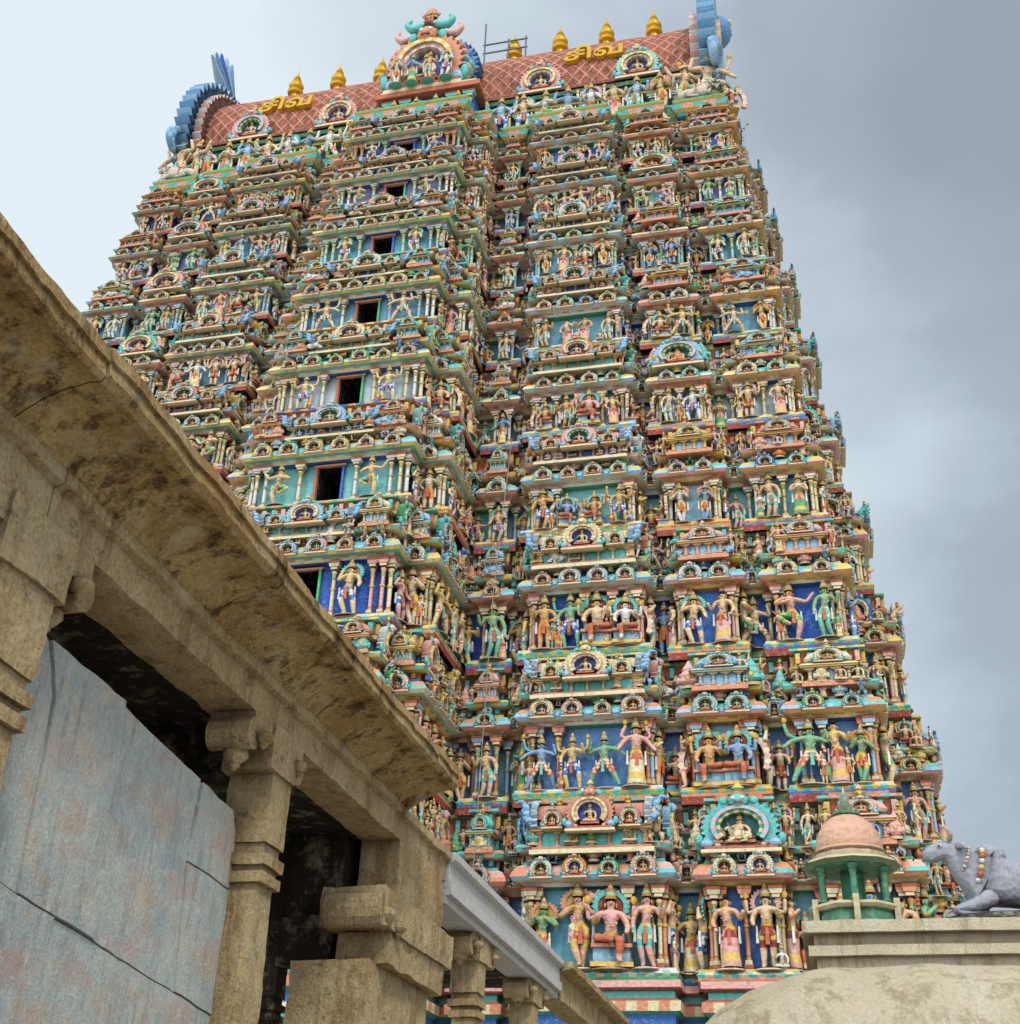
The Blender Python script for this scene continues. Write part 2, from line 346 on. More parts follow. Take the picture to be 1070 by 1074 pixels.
def shala(kc=0):
    m=MB();L=2.4
    m.box((0,0,.05),(L+.1,.8,.1),CRE);m.box((0,0,.13),(L,.7,.06),SAL)
    m.box((0,0,.33),(L-.25,.5,.34),[TUR,COB][kc])
    for k in range(7): m.merge(PIL,TR((k-3)*(L-.3)/6,-.27,.16,0,(.5,.5,.34)))
    if kc:
        for k in(-2.5,-1.5,1.5,2.5): m.merge(FIG[5],TR(k*(L-.3)/6,-.36,.14,0,(.42,.42,.5)))
    m.box((0,-.02,.52),(L+.04,.74,.05),OCH);m.box((0,-.02,.58),(L+.12,.8,.07),[PNK,CRE][kc],0,.97,.85)
    n=16;a=.42
    for k in range(n):
        x0=-L/2+.08+(L-.16)*k/n;x1=-L/2+.08+(L-.16)*(k+1)/n
        pts=[(a*math.cos(math.radians(t)),.76+.36*math.sin(math.radians(t))) for t in range(-25,206,21)]
        vs=[(x0,y,z) for y,z in pts]+[(x1,y,z) for y,z in pts];q=len(pts)
        m.add(vs,[(i,i+1,q+i+1,q+i) for i in range(q-1)],SKN if k%2 else TER,1 if k%2 else .6,True)
    for s in(-1,1):
        T=TR(s*(L/2-.04),0,.3,s*math.pi/2,(1,1,1))
        m.arc(0,.46,.36,.46,-30,210,16,.08,-.06,[LBL,WHI],0,1,.9,.08,T);m.arc(0,.46,.0,.36,0,360,16,.04,-.03,[PNK],0,1,.9,0,T)
        vs,fs=skin([(s*(L/2-.02),-.42,.62),(s*(L/2+.12),-.44,.8),(s*(L/2+.1),-.42,1.0),(s*(L/2+.22),-.4,1.16),(s*(L/2+.36),-.4,1.1)],[(0,1),(1,2),(2,3),(3,4)],[.1,.1,.08,.055,.03],(0,),1)
        m.add(vs,fs,lambda c:([LBL,BLU2][int(c.z*14)%2],0),0,True)
    m.merge([KUD,KUD3][kc],TR(0,-.46,.42,0,(.95,.9,.88)))
    for s in(-1,1): m.merge(KUD2,TR(s*.78,-.42,.52,0,(.42,.5,.44)))
    for k in(-2,-1,1,2): m.lathe([(.03,0),(.07,.05),(.03,.1),(.05,.14),(.001,.24)],6,[GOLD],0,(k*.35,0,1.1))
    return m
def bull():
    """reclining bull facing -X; length 2, origin at base"""
    m=MB()
    V=[(0,0,.55),(.45,0,.55),(.85,0,.5),(1.05,0,.42),(-.35,0,.66),(-.62,0,.92),(-.78,0,1.16),(-.95,0,1.12),(-1.16,0,.98)]
    E=[(0,1),(1,2),(2,3),(0,4),(4,5),(5,6),(6,7),(7,8)]
    Rr=[(.36,.4),(.34,.38),(.34,.36),(.2,.2),(.34,.4),(.2,.27),(.18,.19),(.16,.17),(.12,.11)]
    vs,fs=skin(V,E,Rr,(0,),2);m.add(vs,fs,SKN,1,True)
    for s in(-1,1):
        vs,fs=skin([(-.3,s*.25,.4),(-.55,s*.3,.2),(-.9,s*.26,.12),(-.62,s*.3,.06),(-.4,s*.3,.06)],[(0,1),(1,2),(2,3),(3,4)],[.17,.13,.09,.07,.06],(0,),1);m.add(vs,fs,SKN,1,True)
        vs,fs=skin([(.8,s*.25,.42),(.35,s*.4,.3),(.7,s*.44,.1),(.3,s*.42,.07),(.12,s*.42,.06)],[(0,1),(1,2),(2,3),(3,4)],[.24,.16,.1,.07,.06],(0,),1);m.add(vs,fs,SKN,1,True)
        vs,fs=skin([(-.78,s*.1,1.26),(-.76,s*.2,1.36),(-.82,s*.2,1.45),(-.88,s*.15,1.5)],[(0,1),(1,2),(2,3)],[.05,.042,.03,.014],(0,),1);m.add(vs,fs,S(190,180,160),0,True)
        vs,fs=skin([(-.7,s*.13,1.18),(-.64,s*.24,1.16),(-.6,s*.36,1.08)],[(0,1),(1,2)],[(.04,.05),(.05,.075),.02],(0,),1);m.add(vs,fs,SKN,1,True)
        m.ell((-.93,s*.155,1.17),(.035,.02,.028),WHI);m.ell((-.94,s*.17,1.17),(.018,.012,.018),BLK);m.ell((-1.27,s*.06,1.0),(.015,.02,.02),BLK)
    m.ell((-.22,0,1.05),(.22,.15,.2),SKN,1,10,8)
    for k in range(22):
        a=2*math.pi*k/22;m.ell((-.45+.1*math.sin(a),.36*math.cos(a),.78+.36*math.sin(a)),(.045,.045,.045),[TER,WHI,OCH][k%3],0,6,4)
        m.ell((-.6+.08*math.sin(a),.28*math.cos(a),.95+.22*math.sin(a)),(.03,.03,.03),[PNK,WHI][k%2],0,6,4)
    for k in range(15):
        a=math.radians(-10+200*k/14);m.ell((.25,.42*math.cos(a),.55+.42*math.sin(a)),(.04,.04,.04),[SAL,OCH][k%2],0,6,4);m.ell((.5,.40*math.cos(a),.54+.40*math.sin(a)),(.035,.035,.035),[WHI,TER][k%2],0,6,4)
    vs,fs=skin([(1.08,0,.5),(1.2,.1,.4),(1.18,.25,.2),(1.0,.42,.1)],[(0,1),(1,2),(2,3)],[.05,.035,.03,.05],(0,),1);m.add(vs,fs,SKN,1,True)
    return m
def vyali():
    m=MB()
    vs,fs=skin([(0,.1,.3),(0,-.05,.5),(0,-.15,.7),(0,-.28,.82),(0,-.4,.8)],[(0,1),(1,2),(2,3),(3,4)],[.15,.13,.12,.13,.09],(0,),1);m.add(vs,fs,SKN,1,True)
    for s in(-1,1):
        vs,fs=skin([(s*.08,-.1,.55),(s*.15,-.3,.5),(s*.13,-.42,.6)],[(0,1),(1,2)],[.06,.05,.045],(0,),1);m.add(vs,fs,SKN,1,True)
        vs,fs=skin([(s*.08,.08,.3),(s*.18,-.1,.2),(s*.14,.02,.04),(s*.14,-.1,.03)],[(0,1),(1,2),(2,3)],[.09,.07,.045,.04],(0,),1);m.add(vs,fs,SKN,1,True)
        m.ell((s*.08,-.4,.88),(.035,.03,.035),WHI,0,6,4);m.ell((s*.13,-.22,.93),(.05,.04,.08),OCH,0,6,4)
    for k in range(8):
        a=k*math.pi/7;m.ell((.16*math.cos(a),-.2,.82+.16*math.sin(a)),(.05,.06,.05),[TER,OCH][k%2],0,6,4)
    return m
KUT=kuta();SHA=shala();SHB=shala(1);BUL=bull();VYA=vyali()
KUDS=[KUD.mesh('kudu_arch',STU),KUD2.mesh('kudu_arch_b',STU),KUD3.mesh('kudu_arch_c',STU)]
KUDm=KUDS[0];LEAm=LEA.mesh('leaf_finial',STU);PILm=PIL.mesh('pilaster',STU);KUTm=KUT.mesh('kuta_shrine',STU);SHAS=[SHA.mesh('shala_shrine',STU),SHB.mesh('shala_shrine_b',STU)];BULm=BUL.mesh('bull_figure',STU);VYAm=VYA.mesh('vyali_figure',STU)

# ---------------------------------------------------------------- temple tower
CX,CY=-15.1,46.4
tower=empty('temple_tower',(CX,CY,-1.6))
cnt=[0]
def inst(me,name,x,y,z,rot=0,s=1.0,col=SKN):
    cnt[0]+=1
    o=bpy.data.objects.new('%s_%d'%(name,cnt[0]),me)
    o.matrix_basis=TR(x,y,z+1.6,rot,s);coll.objects.link(o);o.parent=tower
    o.color=(col[0],col[1],col[2],1)
    return o
def poly(W,D,pf,ps,rec=.55):
    seg=[(1.0,.87,0,'K'),(.87,.80,-rec,'R'),(.80,.69,.15,'P'),(.69,.62,-rec,'R'),(.62,.40,.5,'S'),(.40,.34,-rec,'R'),(.34,.29,-.05,'p'),(.29,.235,-rec,'R'),(.235,.175,pf-1.1,'c')]
    left=[(-a*W,-b*W,p,t) for a,b,p,t in seg];mid=[(-.175*W,.175*W,pf,'C')];right=[(b*W,a*W,p,t) for a,b,p,t in reversed(seg)]
    P=[];Tg=[]
    for x0,x1,p,t in left+mid+right:
        P.append((x0,-D-p));Tg.append(t);P.append((x1,-D-p));Tg.append('j')
    P.pop();Tg.pop()
    sd=[(-1,-.49,0,'K'),(-.49,-.34,-.3,'R'),(-.34,.34,ps,'S'),(.34,.49,-.3,'R'),(.49,1,0,'K')]
    for a,b,p,t in sd:
        P.append((W+p,a*D));Tg.append(t);P.append((W+p,b*D));Tg.append('j')
    Tg[-1]='B'
    for a,b,p,t in sd:
        P.append((-W-p,-a*D));Tg.append(t);P.append((-W-p,-b*D));Tg.append('j')
    P.pop();Tg.pop()
    return P,Tg
def offs(P,o):
    n=len(P);out=[]
    for i in range(n):
        p=P[i];a=P[i-1];b=P[(i+1)%n]
        d1=(p[0]-a[0],p[1]-a[1]);d2=(b[0]-p[0],b[1]-p[1])
        l1=math.hypot(*d1);l2=math.hypot(*d2)
        n1=(d1[1]/l1,-d1[0]/l1);n2=(d2[1]/l2,-d2[0]/l2)
        if abs(n1[0]-n2[0])+abs(n1[1]-n2[1])<.01: q=n1
        else: q=(n1[0]+n2[0],n1[1]+n2[1])
        out.append((p[0]+o*q[0],p[1]+o*q[1]))
    return out
def sweep(mb,P,prof,skip=None):
    n=len(P)
    for k in range(len(prof)-1):
        o0,z0,c=prof[k];o1,z1,_=prof[k+1]
        A=offs(P,o0);B=offs(P,o1)
        for i in range(n):
            if skip and skip(i,k): continue
            j=(i+1)%n
            a0,a1,b0,b1=A[i],A[j],B[i],B[j]
            if isinstance(c,list):
                L=math.hypot(a1[0]-a0[0],a1[1]-a0[1]);m=max(1,int(round(L/c[1])))
                for q in range(m):
                    t0,t1=q/m,(q+1)/m
                    f=lambda u,v,t:(u[0]+(v[0]-u[0])*t,u[1]+(v[1]-u[1])*t)
                    w0,w1,w2,w3=f(a0,a1,t0),f(a0,a1,t1),f(b0,b1,t1),f(b0,b1,t0)
                    mb.add([(w0[0],w0[1],z0),(w1[0],w1[1],z0),(w2[0],w2[1],z1),(w3[0],w3[1],z1)],[(0,1,2,3)],c[0][q%len(c[0])])
            else:
                cc=c[1][(i//2*5+k*3+(i//2)//3)%len(c[1])] if c[0]=='v' else c
                mb.add([(a0[0],a0[1],z0),(a1[0],a1[1],z0),(b1[0],b1[1],z1),(b0[0],b0[1],z1)],[(0,1,2,3)],cc)
def dent(mb,P,o,z,h,w,step,cols):
    A=offs(P,o);n=len(P)
    for i in range(n):
        a,b=A[i],A[(i+1)%n];L=math.hypot(b[0]-a[0],b[1]-a[1])
        dx,dy=(b[0]-a[0])/L,(b[1]-a[1])/L
        if dy==0 and dx<0: continue
        m=int(L/step)
        for k in range(m):
            t=(k+.5)*L/m
            x,y=a[0]+dx*t,a[1]+dy*t
            sx=w if abs(dx)>.5 else .12; sy=.12 if abs(dx)>.5 else w
            mb.box((x,y,z+h/2),(sx,sy,h),cols[k%len(cols)])
def rc(l): return random.choice(l)
Z=[5.9,11.2,16.1,21.0,25.6,30.0,34.2,38.1,41.6,44.8]
WALLC=[[S(120,190,214),S(84,134,210)],[S(110,160,220),S(150,210,214)],[S(60,110,206),S(80,136,220)],[S(140,214,216),S(166,212,232)],[S(206,224,232),S(140,190,224)],[S(120,176,200),S(146,194,222)],[S(120,190,206),S(160,204,222)],[S(146,150,204),S(120,184,200)],[S(80,130,204),S(110,174,204)]]
body=MB()
def wz(z): return 18.4-.092*z
def dz_(z): return 11.2-.13*z
def shirt(): return rc(SKINS)
for si in range(9):
    z0,z1=Z[si],Z[si+1];H=z1-z0;zm=z0
    W,D=wz(zm),dz_(zm);k=W/17.0
    pf=5.1-.065*zm;ps=2.5-.045*zm
    P,Tg=poly(W,D,pf,ps)
    WH=rc([.38,.40,.42]) if si not in(0,2) else .42
    WT=.065+WH
    def z(f):
        g=.065+(f-.065)*WH/.41 if f<.475 and f>.065 else (f if f<=.065 else WT+(f-.475)*(1-WT)/(1-.475))
        return z0+g*H
    wc=('v',WALLC[si]);wcc=WALLC[si][0]
    V1=('v',[rc(BRIGHT) for _ in range(7)]);V2=('v',[SAL,PNK,CRE,TUR,SAL,LBL,YEL,PNK,MINT]);V3=('v',[CRE,OCH,WHI,PNK,CRE,YEL]);V4=('v',[SAL,TER,TUR,COB,SAL,GRN,PNK,TER])
    alt1=[rc([SAL,PNK,ORA]),rc([CRE,WHI])];alt2=[rc([TUR,LBL,SAL]),rc([OCH,CRE,YEL])];alt3=[rc([COB,TER,TUR,GRN]),rc([SAL,YEL,CRE])]
    wo=-.24
    pr=[(.36,-.05,MAR),(.36,0,V4),(.36,.015,[alt2,.22]),(.40,.03,[alt2,.22]),(.33,.045,V3),(.33,.058,V4),(.28,.06,wc),
        (wo+.02,.061,wc),(wo,.065,wc),(wo,.475,V4),(.02,.48,V3),(.10,.495,[alt1,.3]),(.16,.50,V2),
        (.30,.505,V2),(.40,.525,[[rc([SAL,CRE,PNK,LBL]),rc([YEL,PNK,TUR])],.5]),(.36,.55,[[rc([SAL,OCH]),rc([TUR,PNK])],.4]),(.24,.585,V3),(.10,.60,V1),
        (.06,.62,V4),(-.04,.625,wc),(-.04,.665,V3),(.24,.67,[alt2,.3]),(.30,.69,[alt3,.25]),(.22,.71,V2),(.0,.72,V4),(-.12,.73,V1),
        (-.12,.80,V3),(.02,.81,[alt1,.3]),(.06,.83,CRE if si%2 else LBL),(-.10,.85,V4),(-.12,.94,[alt2,.3]),(.02,.95,[alt3,.3]),(0.02,.965,V3),(-.3,.97,SAL),(-.3,1.0,SAL),(-.5,1.001,SAL)]
    pr=[(o*k,z(f),c) for o,f,c in pr]
    ce=[i for i,t in enumerate(Tg) if t=='C'][0]
    sweep(body,P,pr,skip=lambda i,kk:(i==ce and kk==8))
    yw=-D-pf-wo*k;xw=.175*W+wo*k;ow=.46*k
    zt=z(.065);zb=z(.475);zo=zt+.93*(zb-zt)
    for s in(-1,1):
        body.add([(s*xw,yw,zt),(s*ow,yw,zt),(s*ow,yw,zb),(s*xw,yw,zb)],[(0,1,2,3)],wcc)
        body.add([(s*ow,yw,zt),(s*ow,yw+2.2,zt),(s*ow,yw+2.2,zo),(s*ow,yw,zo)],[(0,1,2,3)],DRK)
        body.box((s*(ow+.05),yw-.04,(zt+zo)/2),(.08,.16,zo-zt),rc([GRN,TER,COB]))
    body.add([(-ow,yw,zo),(ow,yw,zo),(ow,yw,zb),(-ow,yw,zb)],[(0,1,2,3)],wcc)
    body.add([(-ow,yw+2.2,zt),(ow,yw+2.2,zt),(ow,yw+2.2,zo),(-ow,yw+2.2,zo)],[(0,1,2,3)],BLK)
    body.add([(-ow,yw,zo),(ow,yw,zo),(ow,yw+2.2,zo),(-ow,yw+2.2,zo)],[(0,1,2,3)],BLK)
    body.box((0,yw-.06,zo+.04),(2*ow+.3,.14,.07),SAL)
    dent(body,P,.0*k,z(.627),.036*H,.13,.26,[alt1[0],CRE,alt2[0]])
    dent(body,P,-.09*k,z(.742),.05*H,.12,.3,[alt3[0],WHI])
    dent(body,P,-.05*k,z(.86),.07*H,.14,.34,[OCH,alt2[0],PNK])
    n=len(P)
    pc=[rc([TUR,WHI,LBL,PNK,SAL]),rc([TUR,CRE,MINT,SAL,WHI])]
    for i in range(n):
        a,b=P[i],P[(i+1)%n];L=math.hypot(b[0]-a[0],b[1]-a[1]);t=Tg[i]
        if t=='B' : continue
        dx,dy=(b[0]-a[0])/L,(b[1]-a[1])/L;nx,ny=dy,-dx
        rot=0 if ny<-.5 else (math.pi/2 if nx>.5 else -math.pi/2)
        if ny>.5: continue
        def at(u,o): return a[0]+dx*u+nx*o,a[1]+dy*u+ny*o
        leftface=(nx<-.5 and t!='j')
        hw=WH*H;zf=z(.065)
        if not leftface:
            if t=='C':
                for f in(-.46,-.40,-.18,.18,.40,.46):
                    x,y=at(L*(.5+f),-.02);inst(PILm,'pilaster',x,y,zf,rot,(.9,1.0,hw),rc(pc))
                for f in(-.29,.29):
                    x,y=at(L*(.5+f),.2);inst(FIGM[[4,11,12,3][si%4]],'guardian_figure',x,y,zf,rot,(hw*1.05*(1 if f<0 else -1),hw,hw*.88),SKN if si%2 else S(244,218,166))
            elif L>.62:
                cell=.90 if t!='j' else 1.0
                m=max(1,int(round(L/cell)))
                for c in range(m+1):
                    if L<.95 and t=='R': break
                    u=min(max(c*L/m,.13),L-.13)
                    if 0<c<m and R()<.45: continue
                    x,y=at(u,-.02);inst(PILm,'pilaster',x,y,zf,rot,(.95,1.1,hw),rc(pc))
                    if (c==0 or c==m) and L>1.5:
                        x,y=at(u+(.2 if c==0 else -.2),-.06);inst(PILm,'pilaster',x,y,zf,rot,(.8,.9,hw),rc(pc))
                for c in range(m):
                    jit=(R()-.5)*.14
                    x,y=at((c+.5)*L/m+jit,.12+.14*R());h=hw*(.78+.2*R())
                    v=rc(STAND) if R()<.86 else 6
                    if t=='R': h*=.9
                    if t=='S' and c==m//2 and si%2==0: v=6;h=hw*1.0
                    wd_=1.08+.25*R()
                    inst(FIGM[v],'deity_figure',x,y,zf-.02,rot+(R()-.5)*.5,((h*wd_ if R()<.5 else -h*wd_),h*1.15,h*(1.12 if v==6 else 1)),shirt())
                    if t!='R' and R()<.4:
                        x,y=at((c+.5)*L/m+jit+rc([-.34,.34]),.24);inst(FIGM[rc([7,10,0,8,5,13])],'attendant_figure',x,y,zf-.02,rot,h*(.42+.2*R()),shirt())
        m=max(1,int(L/.85))
        for c in range(m):
            if L<.5: break
            x,y=at((c+.5)*L/m,.32*k);q=.85+.35*R();inst(rc(KUDS),'kudu_arch',x,y,z(.51),rot,(.62*q,.8,.11*H*q),rc(BRIGHT))
        m=max(1,int(L/.56))
        for c in range(m):
            if L<.5: break
            x,y=at((c+.5)*L/m+(R()-.5)*.1,.22*k)
            r=R()
            if r<.45: inst(LEAm,'leaf_finial',x,y,z(.60),rot,(.55,.6,.13*H*(.8+.5*R())),rc(BRIGHT))
            elif r<.56: inst(VYAm,'vyali_figure',x,y,z(.595),rot,.62,rc([LBL,WHI,TUR,SKN,GRN]))
            else: inst(FIGM[rc([5,5,8,0,7,10,3])] ,'small_figure',x,y,z(.60),rot,.82 if r<.9 else .7,shirt())
        zp=z(.69)
        if t=='S':
            x,y=at(L/2,.05);inst(SHAS[rc([0,1])],'shala_shrine',x,y,zp-.05*H,rot,(min(L,4.2)*(.86+.08*R())/2.4,1.15,(.23+.03*R())*H),rc([SAL,PNK,S(226,156,134),CRE,LBL,YEL]))
            for s in(0.03,.97):
                x,y=at(L*s,.25);inst(VYAm if R()<.6 else FIGM[rc(STAND)],'vyali_figure',x,y,zp,rot,.2*H,rc([LBL,TUR,WHI,SKN]))
        elif t=='C':
            x,y=at(L/2,-.05);inst(SHAS[si%2],'shala_shrine',x,y,zp-.04*H,rot,(L*.55/2.4,1.0,.2*H),rc([SAL,LBL,CRE]))
            for s in(-.4,.4):
                x,y=at(L*(.5+s),.05);inst(KUTm,'kuta_shrine',x,y,zp,rot,(1.05,1.0,.2*H),rc([TUR,SAL,CRE]))
        elif t=='K':
            x,y=at(L/2,-.05);inst(KUTm,'kuta_shrine',x,y,zp-.02*H,rot,(min(L,2.0)*.85,1.25,.235*H),rc([TUR,SAL,CRE,PNK,LBL]))
            for s in(.07,.93):
                x,y=at(L*s,.2);inst(FIGM[rc([5,0,8])],'small_figure',x,y,zp,rot,.2*H,shirt())
        elif t=='P':
            if R()<.7:
                x,y=at(L/2,.2);q=.85+.3*R();inst(rc(KUDS),'kudu_arch',x,y,zp-.05*H,rot,(L*1.12*q,1.5,.31*H*q),rc([TUR,OCH,PNK,LBL,SAL,WHI]))
            else:
                x,y=at(L/2,.1);inst(KUTm,'kuta_shrine',x,y,zp-.03*H,rot,(L*.9,1.2,.23*H),rc(BRIGHT))
            for s in(.0,1.0):
                x,y=at(L*s,.25);inst(LEAm if R()<.5 else FIGM[rc(STAND)],'leaf_finial',x,y,zp,rot,.2*H,rc([TUR,SKN,PNK]))
        elif t in('p','c'):
            x,y=at(L/2,.1);inst(KUTm,'kuta_shrine',x,y,zp,rot,(L*.95,.9,.2*H),rc(BRIGHT))
        elif t=='R':
            for f in(.27,.73):
                x,y=at(L*f,.15);inst(FIGM[rc([5,0,7,8,1])],'small_figure',x,y,zp,rot,.23*H,shirt())
        elif t=='j' and L>1.0:
            m=max(1,int(L/1.1))
            for c in range(m):
                x,y=at((c+.5)*L/m,.1)
                if c%2==0: inst(rc(KUDS),'kudu_arch',x,y,zp,rot,(1.1,1.1,.25*H),rc(BRIGHT))
                else: inst(FIGM[6],'small_figure',x,y,zp,rot,.27*H,shirt())
        m=int(L/.55)
        for c in range(m):
            u=(c+.5)*L/m
            if t=='C' and abs(u-L/2)<.9: continue
            if R()<.68:
                x,y=at(u+(R()-.5)*.1,.30*k)
                r=R()
                if r<.35: inst(FIGM[5],'small_figure',x,y,z(.695),rot,.2*H,shirt())
                elif r<.45: inst(BULm,'bull_figure',x,y,z(.695),rot if R()<.5 else rot+math.pi,(.36,.36,.38),rc([WHI,LBL,CRE]))
                elif r<.65: inst(FIGM[rc(STAND)],'small_figure',x,y,z(.695),rot,.22*H,shirt())
                else: inst(LEAm,'leaf_finial',x,y,z(.695),rot,(.6,.6,.16*H),rc([TUR,PNK,CRE,SAL,GRN,SAL]))
zb=5.9
P,Tg=poly(wz(zb)+.1,dz_(zb)+.1,4.7,2.2)
sweep(body,P,[(.9,-1.65,GRN),(.9,-1.0,S(158,148,134)),(.6,-.9,S(158,148,134)),(.6,-.3,S(150,140,128)),(.3,-.2,S(158,148,134)),(.1,-.1,S(158,148,134)),(.1,3.4,S(160,150,134)),(.38,3.6,S(160,150,134)),(.38,3.9,S(170,158,140)),
   (.1,4.0,TUR),(.1,4.3,WHI),(.3,4.4,[[PNK,TUR],.4]),(.38,4.6,CRE),(.2,4.75,COB),(.2,5.0,TEA),(.36,5.1,[[SAL,CRE],.3]),(.38,5.35,TER),(.2,5.45,TUR),(.2,5.65,PNK),(.38,5.7,PNK),(.38,5.88,TER),(-.5,5.89,TER)])
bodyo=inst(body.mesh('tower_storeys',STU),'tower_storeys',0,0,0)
# ---- neck + ledge
neck=MB();zn=44.8
Pn,Tn=poly(wz(zn)-.1,dz_(zn)-.05,2.3,.7,.25)
sweep(neck,Pn,[(-.2,44.7,TEA),(.1,44.8,TEA),(.15,45.0,OCH),(.3,45.1,[[TUR,PNK],.5]),(.4,45.3,CRE),(.2,45.4,TER),(.2,45.5,OCH),(.3,45.6,GRN),(.3,45.7,GRN),(-1.2,45.75,GRN)])
def rbox(mb,w,d,z0,z1,c,cx=0,cy=0): mb.box((cx,cy,(z0+z1)/2),(2*w,2*d,z1-z0),c)
RW=13.9
rbox(neck,RW-.9,3.7,45.6,49.0,S(50,90,150))
rbox(neck,RW-.6,4.0,45.7,45.95,TER)
rbox(neck,RW-.5,4.05,48.3,48.5,OCH)
rbox(neck,RW-.35,4.2,48.5,48.72,TEA);rbox(neck,RW-.2,4.35,48.72,48.98,S(50,110,80));rbox(neck,RW-.3,4.2,48.98,49.2,MAR);rbox(neck,RW-.15,4.3,49.2,49.38,S(140,80,64))
neck.box((0,-4.2,47.2),(4.6,2.4,3.6),COB)
neck.box((0,-4.6,48.9),(5.4,2.6,.3),TER)
neck.box((0,-4.6,49.15),(5.0,2.4,.2),CRE)
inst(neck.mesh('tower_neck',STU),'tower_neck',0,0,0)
x=-RW+1.3
k=0
while x<RW-1.1:
    if abs(x)>2.6:
        inst(PILm,'pilaster',x,-3.85,45.95,0,(1.3,1.2,2.35),[TUR,LBL,WHI][k%3])
        inst(FIGM[STAND[(k*5)%11]],'deity_figure',x+.52,-4.9,45.75,(R()-.5)*.3,(2.9,2.6,2.6),[WHI,SKN,LBL,SKN,WHI,S(140,178,216)][k%6])
    k+=1;x+=1.12
for x in(-2.1,-1.2,1.2,2.1): inst(PILm,'pilaster',x,-5.5,45.8,0,(1.6,1.4,2.9),TUR)
for x in(-1.65,-.5,.5,1.65): inst(FIGM[rc(STAND)],'deity_figure',x,-5.9,45.8,0,2.4,shirt())
for s in(-1,1):
    for q,(dx,dy,h) in enumerate([(0,-4.8,3.4),(-1.3,-5.0,2.8),(.9,-4.4,2.5)]):
        inst(FIGM[[11,3,6][q]],'seated_figure',s*(RW-.2+dx*.8),dy,45.75,s*.3,(h*s*1.1,h,h),SKN)
    inst(BULm,'bull_figure',s*(RW-.5),-5.2,45.75,0 if s<0 else math.pi,1.0,S(230,216,196))
    for yy in(-3.2,-1.6,0,1.6,3.2): inst(FIGM[rc(STAND)],'deity_figure',s*(RW-.1),yy,45.75,s*math.pi/2,2.4,shirt())
# ---- barrel roof
def roofmesh():
    a,b,zc=4.05,4.9,50.4
    pts=[];u=[0]
    for d in range(-16,197,4):
        t=math.radians(d);pts.append((-a*math.cos(t)*(1.0 if d>0 and d<180 else .99),zc+b*math.sin(t)))
    for i in range(1,len(pts)): u.append(u[-1]+math.hypot(pts[i][0]-pts[i-1][0],pts[i][1]-pts[i-1][1]))
    me=bpy.data.meshes.new('barrel_roof');V=[];F=[];UV=[];nx=40
    for i in range(nx+1):
        x=-RW+2*RW*i/nx
        for p in pts: V.append((x,p[0],p[1]+.1*noise.noise(Vector((x*.5,p[0]*.6,1)))))
    q=len(pts)
    for i in range(nx):
        for j in range(q-1):
            F.append((i*q+j,(i+1)*q+j,(i+1)*q+j+1,i*q+j+1))
            x0=-RW+2*RW*i/nx;x1=-RW+2*RW*(i+1)/nx
            UV+=[(x0,u[j]),(x1,u[j]),(x1,u[j+1]),(x0,u[j+1])]
    me.from_pydata(V,[],F);l=me.uv_layers.new(name='UVMap')
    for i,w in enumerate(UV): l.data[i].uv=w
    me.polygons.foreach_set('use_smooth',[True]*len(F));me.materials.append(ROOFM);me.update();return me
inst(roofmesh(),'barrel_roof',0,0,0)
gab=MB()
BL1=S(120,170,214);BL2=S(170,206,232)
for s in(-1,1):
    T=TR(s*RW,0,0,s*math.pi/2)
    gab.arc(0,50.6,4.3,5.1,-35,215,40,.5,-.35,[LBL,BL1],0,1,1.1,.35,T)
    gab.arc(0,50.6,4.0,4.6,-33,213,44,.95,.45,[WHI,PNK],0,1,1.08,.2,T)
    gab.arc(0,50.6,3.7,4.3,-33,213,36,.4,-.55,[PNK,CRE],0,1,1.1,0,T)
    gab.arc(0,50.6,3.0,3.7,-30,210,36,.4,-.4,[SAL],0,1,1.1,0,T)
    gab.arc(0,50.6,2.2,3.0,-30,210,32,.4,-.3,[TUR,GRN],0,1,1.1,0,T)
    gab.arc(0,50.6,.001,2.2,0,360,30,.4,-.1,[COB],0,1,1.1,0,T)
    gab.merge(KUD,T@TR(0,-.2,48.4,0,(2.6,1.5,2.6)))
    gab.ell((0,-.4,56.7),(.9,.7,.9),BL1,0,12,8,T)
    for e in(-1,1):
        gab.ell((e*.35,-1.0,56.9),(.2,.15,.2),WHI,0,8,6,T)
        for w in range(5):
            an=math.radians(25+w*14)
            tip=(e*(1.0+3.0*math.cos(an)),-.1,56.2+3.0*math.sin(an))
            vs,fs=skin([(e*.5,-.1,56.2),((e*.5+tip[0])/2+e*.35,-.1,(56.2+tip[2])/2-.1),tip],[(0,1),(1,2)],[(.3,.3),(.34,.3),(.08,.08)],(0,),1)
            gab.add(vs,fs,[BL2,BL1,COB][w%3],0,True,T)
        V=[];E=[];Rr=[]
        for w in range(9):
            an=math.radians(200-w*38)if e>0 else math.radians(-20+w*38)
            r=1.35-.12*w
            V.append((e*4.9+r*math.cos(an),-.2,48.9+r*math.sin(an)));Rr.append(.52-.045*w)
            if w: E.append((w-1,w))
        vs,fs=skin(V,E,Rr,(0,),1);gab.add(vs,fs,lambda c:([BL1,BL2][int((c.x*3+c.y*3+c.z*3))%2],0),0,True,T)
inst(gab.mesh('roof_gable_ends',STU),'roof_gable_ends',0,0,0)
